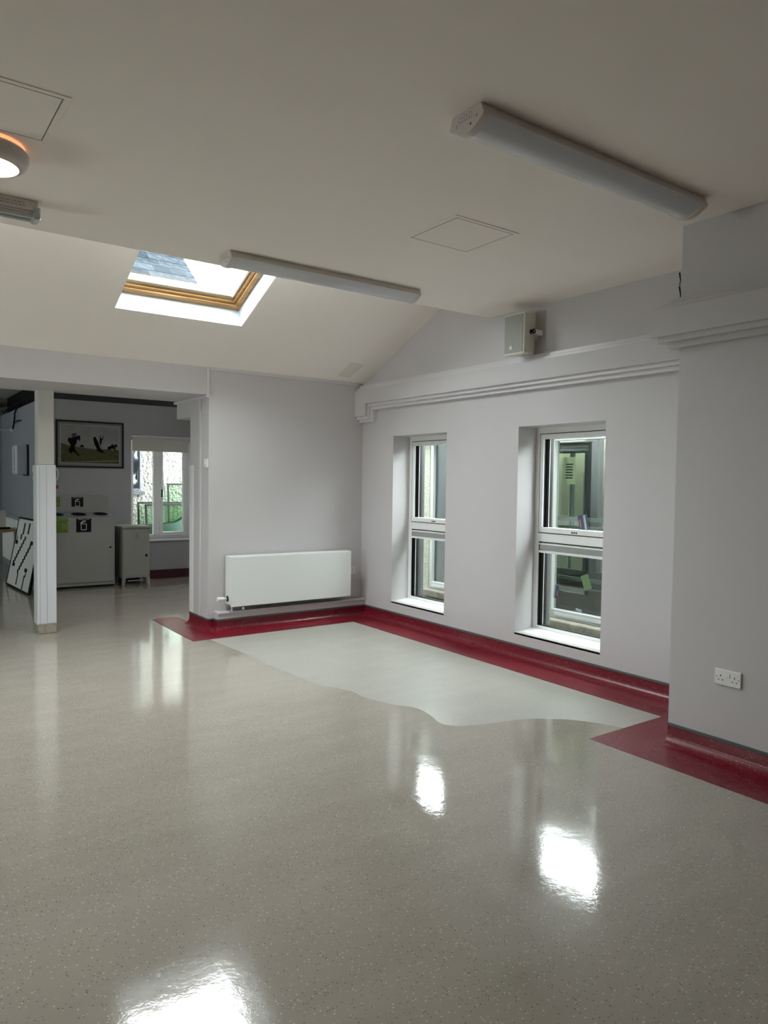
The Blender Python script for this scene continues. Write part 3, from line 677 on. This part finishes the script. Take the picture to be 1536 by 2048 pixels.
# ================================================================== THINGS IN THE ROOM
# radiator
ra = thing('radiator', 'white flat-fronted radiator on the back wall above pipe boxing', 'radiator', (-.94,-.1,.2))
rx0, rx1 = -1.643, -.243
MB().box((rx0,-.172,.245),(rx1,-.158,.738)).build('front_panel', RADW, ra, bevel=.003)
MB().box((rx0,-.160,.262),(rx0+.012,-.028,.736)).build('side_panel', RADW, ra, bevel=.003)
MB().box((rx1-.012,-.160,.262),(rx1,-.028,.736)).build('side_panel', RADW, ra, bevel=.003)
MB().box((rx0,-.166,.735),(rx1,-.028,.742)).build('top_cover', RADW, ra, bevel=.002)
cv = MB()
for i in range(34):
    x = rx0+.03+i*(rx1-rx0-.06)/33; cv.box((x-.006,-.15,.25),(x+.006,-.04,.70))
cv.build('convector_fin', BLACK, ra)['kind'] = 'stuff'
MB().box((rx0+.02,-.157,.262),(rx1-.02,-.155,.72)).box((rx0+.02,-.037,.262),(rx1-.02,-.035,.72)).build('water_panel', BLACK, ra)
MB().cyl((rx0-.002,-.085,.318),(rx0+.004,-.085,.318),.030,20).build('valve_rosette', BLACK, ra)
MB().cyl((rx0-.04,-.085,.318),(rx0,-.085,.318),.011,14).build('valve_body', CHROME, ra)
vh = MB().cyl((rx0-.105,-.085,.318),(rx0-.035,-.085,.318),.024,20,.020); vh.build('valve_head', PLAST, ra, smooth='auto', bevel=.003)
MB().cyl((rx0+.052,-.075,.19),(rx0+.052,-.075,.27),.009,12).build('tail_pipe', WHITE, ra)
MB().cyl((rx0+.14,-.12,.225),(rx0+.14,-.12,.27),.010,12).cyl((rx0+.14,-.15,.222),(rx0+.14,-.10,.222),.014,12).build('drain_tap', CHROME, ra)
for x in (rx0+.25, rx1-.25): MB().box((x,-.03,.35),(x+.03,-.0015,.65)).build('bracket', GREY, ra)

# sockets
def uk_socket(name, f, label, gangs, u0, v0, W_, H_, grp=None):
    """f(u,v,d) world; plate u0..u0+W_, v0..v0+H_"""
    c = f(u0+W_/2, v0+H_/2, 0); t = thing(name, label, 'socket', c, grp)
    MB().prism(rect(u0,u0+W_,v0,v0+H_), f, 0, .011).build('faceplate', PLAST, t, bevel=.0035)
    for g in range(gangs):
        cu = u0+W_*( .5 if gangs == 1 else (.235 if g == 0 else .765)); cv_ = v0+H_*.42
        h = MB()
        h.prism(rect(cu-.0025,cu+.0025,cv_+.010,cv_+.019), f, .0105, .0115)
        for s in (-1,1): h.prism(rect(cu+s*.0111-.0034,cu+s*.0111+.0034,cv_-.010,cv_-.0055), f, .0105, .0115)
        h.build('pin_slot', BLACK, t)
        cs_ = u0+W_*(.47 if g == 0 else .55) if gangs == 2 else u0+W_*.8
        MB().prism(rect(cs_-.0062,cs_+.0055,v0+H_*.54,v0+H_*.78), f, .0108, .014).build('rocker_switch', PLAST, t, bevel=.001)
        su = u0+(.012 if g == 0 else W_-.012); MB().prism(rect(su-.0025,su+.0025,v0+H_/2-.0025,v0+H_/2+.0025), f, .0105, .0113).build('screw_hole', BLACK, t)
    return t
uk_socket('wall_socket', lambda u, v, d: (-.745-d, -u, v), 'white double wall socket on the pillar wall above red skirting', 2, 4.650, .418, .147, .086)
uk_socket('wall_socket', lambda u, v, d: (u, -d, v), 'small white wall socket half hidden behind the radiator end', 1, -.165, .462, .086, .086)
ws = thing('wall_switch', 'small white switch on the side of the pier', 'switch', (-1.81,.05,1.66))
MB().box((-1.826,.010,1.617),(-1.81,.088,1.702)).build('faceplate', PLAST, ws, bevel=.003); MB().box((-1.832,.040,1.645),(-1.825,.056,1.675)).build('rocker', PLAST, ws, bevel=.002)

# speaker
spk = thing('wall_speaker', 'cream loudspeaker with grey grille on the window wall under the ceiling', 'speaker', (-.13,-2.55,2.72))
def spk_f(u, v, d): return (-.215+d, u, v)
bd = MB(); sy0, sy1, sz0, sz1 = -2.655, -2.430, 2.552, 2.885
bd.add([(-.205,sy0,sz0),(-.205,sy1,sz0),(-.205,sy1,sz1),(-.205,sy0,sz1),(-.065,sy0+.035,sz0+.01),(-.065,sy1-.035,sz0+.01),(-.050,sy1-.035,sz1+.012),(-.050,sy0+.035,sz1+.012)],
       [(0,1,2,3),(4,5,6,7),(0,1,5,4),(1,2,6,5),(2,3,7,6),(3,0,4,7)])
bd.build('cabinet', CREAMP, spk, bevel=.008, smooth=True)
MB().box((-.222,sy0,sz0),(-.203,sy1,sz1)).build('front_rim', CREAMP, spk, bevel=.004)
GR = mat('speaker_grille', (.36,.375,.34), .55, bump=(320, .8, .002)); MB().box((-.226,sy0+.012,sz0+.016),(-.219,sy1-.006,sz1-.014)).build('grille', GR, spk, bevel=.003)
lg = MB()
for y in (-2.510,-2.497): lg.box((-.2275,y-.011,sz0+.045),(-.2255,y-.001,sz0+.072))
lg.build('logo_badge', mat('badge_white', (.9,.9,.9), .2), spk)
bk = MB(); bk.tube([(-.0,-2.545,2.735),(-.02,-2.545,2.735)],.02,12); bk.box((-.006,-2.60,2.69),(0,-2.49,2.78)); bk.build('wall_plate', PLAST, spk)
MB().box((-.03,-2.662,2.715),(-.018,-2.42,2.755)).box((-.14,-2.664,2.715),(-.018,-2.656,2.755)).build('bracket_arm', PLAST, spk, bevel=.002)
kn = MB().cyl((-.125,-2.670,2.735),(-.125,-2.630,2.735),.020,24); kn.build('pivot_knob', BLACK, spk); MB().cyl((-.125,-2.6715,2.735),(-.125,-2.668,2.735),.009,16).build('knob_centre', GREY, spk)
for z in (2.58,2.68,2.78,2.86): MB().cyl((-.196,sy0-.0015,z),(-.196,sy0+.003,z),.003,8).build('screw', GREY, spk)

# batten lights
def batten(label, x0, x1, yc, first=None):
    t = thing('batten_light', label, 'light', (x0,yc,ZC), 'long ceiling batten lights with prismatic diffusers')
    pf_ = [(-.082,0),(-.100,-.040),(-.097,-.050)]
    arc = [(-.094+.188*i/10, -.046-.040*math.sin(math.pi*i/10)) for i in range(11)]
    full = [(-.083,0),(-.102,-.044)]+[(-.098+.196*i/10, -.049-.043*math.sin(math.pi*i/10)) for i in range(11)]+[(.102,-.044),(.083,0)]
    g = lambda u, v, d: (d, yc+u, ZC+v)
    MB().prism([(-.082,0),(-.100,-.042),(-.094,-.047),(.094,-.047),(.100,-.042),(.082,0)], g, x0+.03, x1-.03).build('body', mat('light_body_%d' % int(-yc*10), (.62,.60,.57), .4), t, bevel=.001)
    MB().prism(arc+[(.094,-.04),(-.094,-.04)], g, x0+.03, x1-.03).build('diffuser', DIFF, t, smooth='auto')
    for a, s in ((x0,1),(x1,-1)):
        e = MB().prism(full, g, a, a+s*.042).build('end_cap', PLASTW, t, bevel=.003)
        if s == 1:
            m_ = MB(); m_.prism([(-.03,-.058),(-.024,-.058),(-.024,-.066),(-.03,-.066)], g, a-.0008, a); m_.build('screw_hole', BLACK, e)
            k = MB()
            for q in range(3):
                cu = .035-.03*q
                P = [(cu+.010*math.cos(i*math.pi/6), -.026+.012*math.sin(i*math.pi/6)) for i in range(12)]; I = [(cu+.0085*math.cos(i*math.pi/6), -.026+.0105*math.sin(i*math.pi/6)) for i in range(12)]
                for i in range(12): j = (i+1) % 12; k.prism([P[i],P[j],I[j],I[i]], g, a-.0006, a)
            k.build('knockout_ring', GREY, e)
            k = MB(); k.prism(rect(.055,.058,-.052,-.040), g, a-.001, a); k.prism(rect(-.064,-.061,-.050,-.036), g, a-.001, a); k.prism(rect(-.06,.058,-.0385,-.0375), g, a-.0006, a); k.build('clip_slot', GREY, e)
    return t
PLASTW = mat('light_end_plastic', (.64,.60,.58), .45)
batten('large batten light with ribbed diffuser above the pillar wall', -2.590, -1.035, -4.592)
batten('batten light seen in front of the roof window', -2.625, -1.075, -2.295)
# fluorescent batten, mostly out of frame
fl = thing('tube_light', 'slim batten with bare glass tubes at the edge under the round light', 'light', (-4.5,-2.42,ZC))
MB().box((-5.30,-2.505,ZC-.055),(-3.775,-2.415,ZC)).build('spine', PLASTW, fl, bevel=.004)
TUBE = mat('tube_glass', (.45,.47,.47), .12)
for y in (-2.485,-2.425): MB().cyl((-5.27,y,ZC-.078),(-3.80,y,ZC-.078),.015,16).build('tube', TUBE, fl, smooth='auto')
MB().box((-3.80,-2.51,ZC-.098),(-3.762,-2.405,ZC-.03)).build('lamp_holder', TUBE, fl, bevel=.010); MB().box((-5.30,-2.51,ZC-.098),(-5.27,-2.41,ZC-.05)).build('lamp_holder', PLAST, fl, bevel=.006)
b = MB(); random.seed(9)
for r_i in range(2):
    x = -3.98
    while x < -3.84: w_ = .006+random.random()*.012; b.box((x,-2.5062,ZC-.026-r_i*.014),(x+w_,-2.505,ZC-.020-r_i*.014)); x += w_+.007
b.build('printed_text', GREY, fl)['kind'] = 'stuff'
# round bulkhead light
rcx, rcy = -4.085, -3.10
rl2 = thing('round_light', 'round lit ceiling light with grey rim at the frame edge', 'light', (rcx,rcy,ZC))
MB().lathe((rcx,rcy,ZC), [(.10,0),(.10,-.016),(.155,-.018),(.166,-.030),(.166,-.060),(.155,-.082),(.135,-.094),(.125,-.096),(.122,-.085)], 64).build('rim', mat('satin_grey_rim', (.60,.55,.52), .3), rl2, smooth='auto')
MB().lathe((rcx,rcy,ZC), [(.123,-.088),(.11,-.096),(.07,-.104),(0,-.107)], 48).build('lens', mat('lit_lens', (.9,.9,.88), .4, emis=((1,.93,.82), 1.6)), rl2, smooth=True)
MB().lathe((rcx,rcy,ZC), [(.105,-.003),(.150,-.004),(.150,-.010),(.105,-.011)], 48).build('back_glow_ring', mat('warm_back_glow', (.9,.6,.4), .5, emis=((1,.50,.25), .22)), rl2)
# ceiling hatches
def hatch(label, x0, x1, y0, y1):
    t = thing('access_hatch', label, 'hatch', ((x0+x1)/2,(y0+y1)/2,ZC), 'square access hatches in the ceiling')
    b = MB(); ring(b, fZ, x0-.028, x1+.028, y0-.028, y1+.028, .0245, ZC-.0040, ZC+.0); b.build('frame', CEIL, t, bevel=.0012)
    b = MB(); ring(b, fZ, x0-.004, x1+.004, y0-.004, y1+.004, .0055, ZC-.0038, ZC); b.build('shadow_gap', mat('gap_shadow_grey', (.22,.21,.19), .8), t)
    MB().box((x0+.0015,y0+.0015,ZC-.0040),(x1-.001,y1-.001,ZC)).build('lid', CEIL, t, bevel=.001)
hatch('plain square hatch in the ceiling between the two batten lights', -1.855, -1.420, -3.695, -3.285)
hatch('square ceiling hatch cut by frame edge above the round light', -4.33, -3.900, -3.716, -3.290)

# ================================================================== OUTSIDE
g_ = box('outdoor_ground', (-12,-12,-.30),(14,22,-.13), CONC); st(g_)
gr = box('alley_ground', (.30,-6,-.14),(1.6,4,.02), mat('dark_alley_concrete', (.06,.058,.045), .9, bump=(25,.6,.01), vary=.35, vscale=10)); st(gr)  # dark mottled concrete over the whole alley
# roof and eaves over our own wall are out of sight; the neighbour's wall across the alley
NB = thing('neighbour_building', 'pale rendered building across the narrow alley with dark-glazed windows', 'building', (1.25,-1.5,0))
NX = 1.22
NWH = mat('neighbour_white_paint', (.26,.27,.26), .5); NGR = mat('neighbour_pale_grey', (.09,.11,.105), .6)
NW = [(-3.6,-1.715,.12,1.965), (-1.0,.295,.165,2.02)]
o = sheet('render_wall', (-5.5,2.2), (-.1,2.12), NX, NX+.09, NW, fX, PEBBLE); attach(o, NB)
MB().box((NX-.10,-5.5,2.02),(NX+.02,2.2,2.14)).build('fascia', NWH, NB)
MB().add([(NX-.12,-5.5,2.13),(NX-.12,2.2,2.13),(NX+.75,2.2,2.20),(NX+.75,-5.5,2.20)], [(0,1,2,3)]).build('light_gap_roof_edge', SLATE[1], NB)  # shaped to block sky reflections; unseen gap behind it lights the inner room
for (y0,y1,z0,z1), nm in zip(NW, 'ab'):
    b = MB(); ring(b, fX, y0, y1, z0, z1, (.06,.010 if nm == 'a' else .055,.09,.02), NX+.008, NX+.08); f_ = b.build('window', NWH, NB, bevel=.004)
    MB().box((NX+.05,y0+.03,z0+.05),(NX+.054,y1-.005,z1-.01)).build('pane', glass('neighbour_glass_'+nm, (.76, .82, .78) if nm == 'a' else (.60, .68, .70)), f_)
    MB().box((NX+.003,y0+.2,z0+.030),(NX+.010,y1-.06,z0+.058)).build('drip_bar', GREY, f_)
    MB().box((NX-.10,y0-.08,z0-.085),(NX+.16,y1+.06,z0)).build('stone_sill', STONE, NB, bevel=.012)
# what shows behind the neighbour's glass
CRM = mat('cream_interior', (.27,.27,.18), .8); NVY = mat('dark_slate_blue', (.008,.012,.016), .5); BRN = mat('olive_brown', (.035,.036,.024), .8);
NI = NB
MB().box((NX+1.0,-5.5,0),(NX+1.1,2.2,2.3)).build('inner_wall', CRM, NI)
MB().box((NX+.26,-5.5,.0),(NX+1.0,2.2,.08)).build('inner_floor', BRN, NI)
MB().box((NX+.30,-2.055,.46),(NX+.38,-1.868,2.0)).build('inner_post', NVY, NI, bevel=.01)
MB().box((NX+.29,-2.055,1.83),(NX+.37,-1.50,1.95)).build('inner_header', NVY, NI)
MB().box((NX+.29,-3.6,.45),(NX+.37,-1.45,.60)).build('inner_rail', NVY, NI)
MB().box((NX+.32,-3.6,.10),(NX+.36,-1.45,.46)).build('lower_panel', BRN, NI)
b = MB(); b.box((NX+.20,-2.75,1.02),(NX+.24,-1.62,1.07)); b.box((NX+.20,-2.75,1.12),(NX+.24,-1.56,1.16)); b.box((NX+.22,-2.75,.50),(NX+.25,-1.6,.535)); b.box((NX+.22,-2.75,.42),(NX+.24,-1.6,.435)); b.build('white_rail', NGR, NI)
b = MB()
for y in (-1.60,-1.64,-1.78,-1.82): b.cyl((NX+.42,y,1.12),(NX+.42,y,1.62),.012,10)
b.cyl((NX+.36,-1.665,.60),(NX+.36,-1.665,1.83),.030,14); b.build('pale_column', NGR, NI)
nt_ = MB().box((NX+.15,-1.88,1.50),(NX+.152,-1.72,1.78)); nt_.build('paper_notice', CRM, NI)
b = MB()
for i in range(6): b.box((NX+.1485,-1.85+.006*(i%2),1.70-i*.028),(NX+.1495,-1.755,1.712-i*.028))
b.build('notice_text', BLACK, NI)
MB().box((NX+.12,-1.0,.1),(NX+.16,.285,2.05)).build('dark_screen', NVY, NI)
# bits lying on the alley ground: stones, glass, one brick
random.seed(11)
def rubble(name, x, y, s, m, label, cat, grp=None, fl_=.5):
    bm = bmesh.new(); bmesh.ops.create_icosphere(bm, subdivisions=1, radius=s)
    for v in bm.verts: v.co *= .7+.5*random.random(); v.co.z *= fl_
    zz = -min(v.co.z for v in bm.verts); me = bpy.data.meshes.new(name); bm.to_mesh(me); bm.free(); me.materials.append(m)
    o = bpy.data.objects.new(name, me); COL.objects.link(o); o.location = (x, y, .0195+zz); tag(o, label, cat, grp); return o
PALE = mat('pale_chip', (.30,.36,.34), .5); DKS = mat('dark_stone', (.12,.12,.09), .9)
rubble('glass_chip', .86, -2.33, .045, PALE, 'pale bluish broken chip lying in the alley outside second window', 'debris', None, .45)
rubble('glass_chip', .90, -2.08, .05, PALE, 'flat white chip in the alley near the far jamb of second window', 'debris', None, .15)
for i in range(9): rubble('alley_stone', .72+random.random()*.40, -2.2-random.random()*.8, .022+random.random()*.02, (DKS if i % 2 else STONE), ('small dark stone' if i % 2 else 'small pale brown stone')+' among the litter outside the second window', 'stone', 'dark stones in the alley' if i % 2 else 'pale stones in the alley')
for i in range(4): rubble('alley_stone', .85+random.random()*.25, .12+random.random()*.2, .03+random.random()*.02, STONE, 'small rough stone on alley ground outside the window beside the corner', 'stone', 'small stones outside the corner window')
tag(box('orange_brick', (.72,-.42,.0195),(.93,.06,.085), mat('orange_brick', (.22,.10,.05), .85, bump=(30,.5,.006), vary=.15, vscale=12), bevel=.006), 'orange brick lying outside the window beside the corner', 'brick')

# roughcast house behind the alcove, with slate roof seen through the roof window
RH = thing('roughcast_house', 'tall white roughcast house behind the alcove with grey slate roof', 'house', (-2.5,5.7,0))
HW = (-1.75,-.775,1.30,2.25)
o = sheet('roughcast_wall', (-2.25,.60), (-.1,4.25), 5.6, 5.9, [HW], fY, ROUGH); attach(o, RH)
MB().box((-1.85,5.54,1.225),(-.715,5.62,1.285)).build('window_sill', mat('grey_sill', (.07,.07,.08), .7), RH, bevel=.004)
b = MB(); ring(b, fY, HW[0], HW[1], HW[2], HW[3], .045, 5.62, 5.70); fw_ = b.build('window', mat('house_window_paint', (.22,.24,.27), .5), RH)
b = MB(); ring(b, fY, HW[0]+.0, HW[1]-.0, HW[2]-.0, HW[3], .016, 5.585, 5.62); b.build('taped_edge', mat('taped_edge', (.12,.14,.18), .5), RH)
pl = bmesh.new(); bmesh.ops.create_grid(pl, x_segments=24, y_segments=24, size=.5); me = bpy.data.meshes.new('plastic_sheet')
for v in pl.verts:
    u, w_ = v.co.x, v.co.y; v.co = Vector((HW[0]+.04+(u+.5)*(HW[1]-HW[0]-.08), 5.61+.022*math.sin(9*(u+w_*1.3))+.012*math.sin(31*u-17*w_), HW[2]+.03+(w_+.5)*(HW[3]-HW[2]-.06)))
pl.to_mesh(me); pl.free(); me.materials.append(mat('dark_plastic_film', (.010,.014,.022), .22)); o = bpy.data.objects.new('plastic_sheet', me); COL.objects.link(o); attach(o, RH)
for p in me.polygons: p.use_smooth = True
ey, ez, pit = 5.40, 4.20, .84; ca = 1/math.sqrt(1+pit*pit); sa_ = pit*ca
fR = lambda u, v, d: (u, ey+v*ca-d*sa_, ez+v*sa_+d*ca)
MB().prism([(-2.3,0),(.60,0),(.60,5.4),(-2.3,5.4)], fR, -.06, -.004).build('roof_deck', SLATE[1], RH)
MB().prism([(.59,0),(.64,0),(.64,5.4),(.59,5.4)], fR, -.10, .012).build('verge', GREY, RH)
smesh = []
for k, m_ in enumerate(SLATE):
    b = MB(); b.add([(0,0,.004),(.296,0,.004),(.296,.27,-.002),(0,.27,-.002),(0,0,.013),(.296,0,.013),(.296,.27,.004),(0,.27,.004)], [(0,3,2,1),(4,5,6,7),(0,1,5,4),(1,2,6,5),(2,3,7,6),(3,0,4,7)])
    oo = b.build('tmp', m_); smesh.append(oo.data); bpy.data.objects.remove(oo)
Rm = Matrix(((1,0,0),(0,ca,-sa_),(0,sa_,ca))).to_4x4(); random.seed(4)
for r_i in range(0, 13):
    for c_i in range(7):
        x = .60-.30*(c_i+1)+(.15 if r_i % 2 else 0)
        if x+.296 > .62: x = .60-.296
        o = bpy.data.objects.new('slate', smesh[random.randrange(3)]); COL.objects.link(o)
        P = Vector(fR(x, r_i*.25, random.random()*.003)); o.matrix_basis = Matrix.Translation(P-RH.location) @ Rm; o.parent = RH
# glazed units and tub standing in the yard
def unit(label, x0, x1, z1, y, lean, group=None):
    t = thing('glass_unit', label, 'glass panel', ((x0+x1)/2,y,-.13))
    g = lambda u, v, d: (u, y+lean*(v+.13)+d, v)
    b = MB(); ring(b, g, x0, x1, -.13, z1, .028, 0, .02); b.build('spacer_frame', BLACK, t)
    MB().prism(rect(x0+.02,x1-.02,-.11,z1-.02), g, .004, .016).build('glass_pane', GREENGL, t)
    return t
unit('large glass unit with black edge leaning outside alcove window', -.885, .55, 1.105, 5.28, .10)
unit('second glass unit with black edge just behind the large one', -.80, .60, 1.075, 5.14, .10)
unit('taller narrow glass unit standing behind the alcove casement', -.36, .45, 1.42, 5.34, .08)
yb = MB().obox((-.335,5.47,-.13),(.025,0,0),(0,.02,0),(-.06,.09,1.75)); tag(yb.build('white_batten', mat('pale_green_batten', (.16,.20,.18), .5)), 'thin pale green-white batten leaning upright outside the casement', 'batten')
tub = thing('green_tub', 'dark green plastic tub lying behind the glass units', 'tub', (-.5,5.0,0))
b = MB(); n = 24; P = []; F = []
for i in range(n+1):
    t = i/n; x = -1.3+t*1.14; zt = .70+.10*t+.16*max(0,(t-.75)/.25)**2; hw = .03+.13*math.sin(math.pi*min(1,t*.9+.1))
    for (yy, zz) in ((-hw,zt),(-hw*.8,zt-.18),(0,zt-.30),(hw*.8,zt-.18),(hw,zt)): P.append((x, 5.02+yy, zz))
for i in range(n):
    for q in range(4): F.append((i*5+q,(i+1)*5+q,(i+1)*5+q+1,i*5+q+1))
b.add(P, F); b.build('shell', DGREEN, tub, smooth=True)
MB().box((-1.2,4.93,-.13),(-.45,5.09,.42)).build('base', DGREEN, tub)
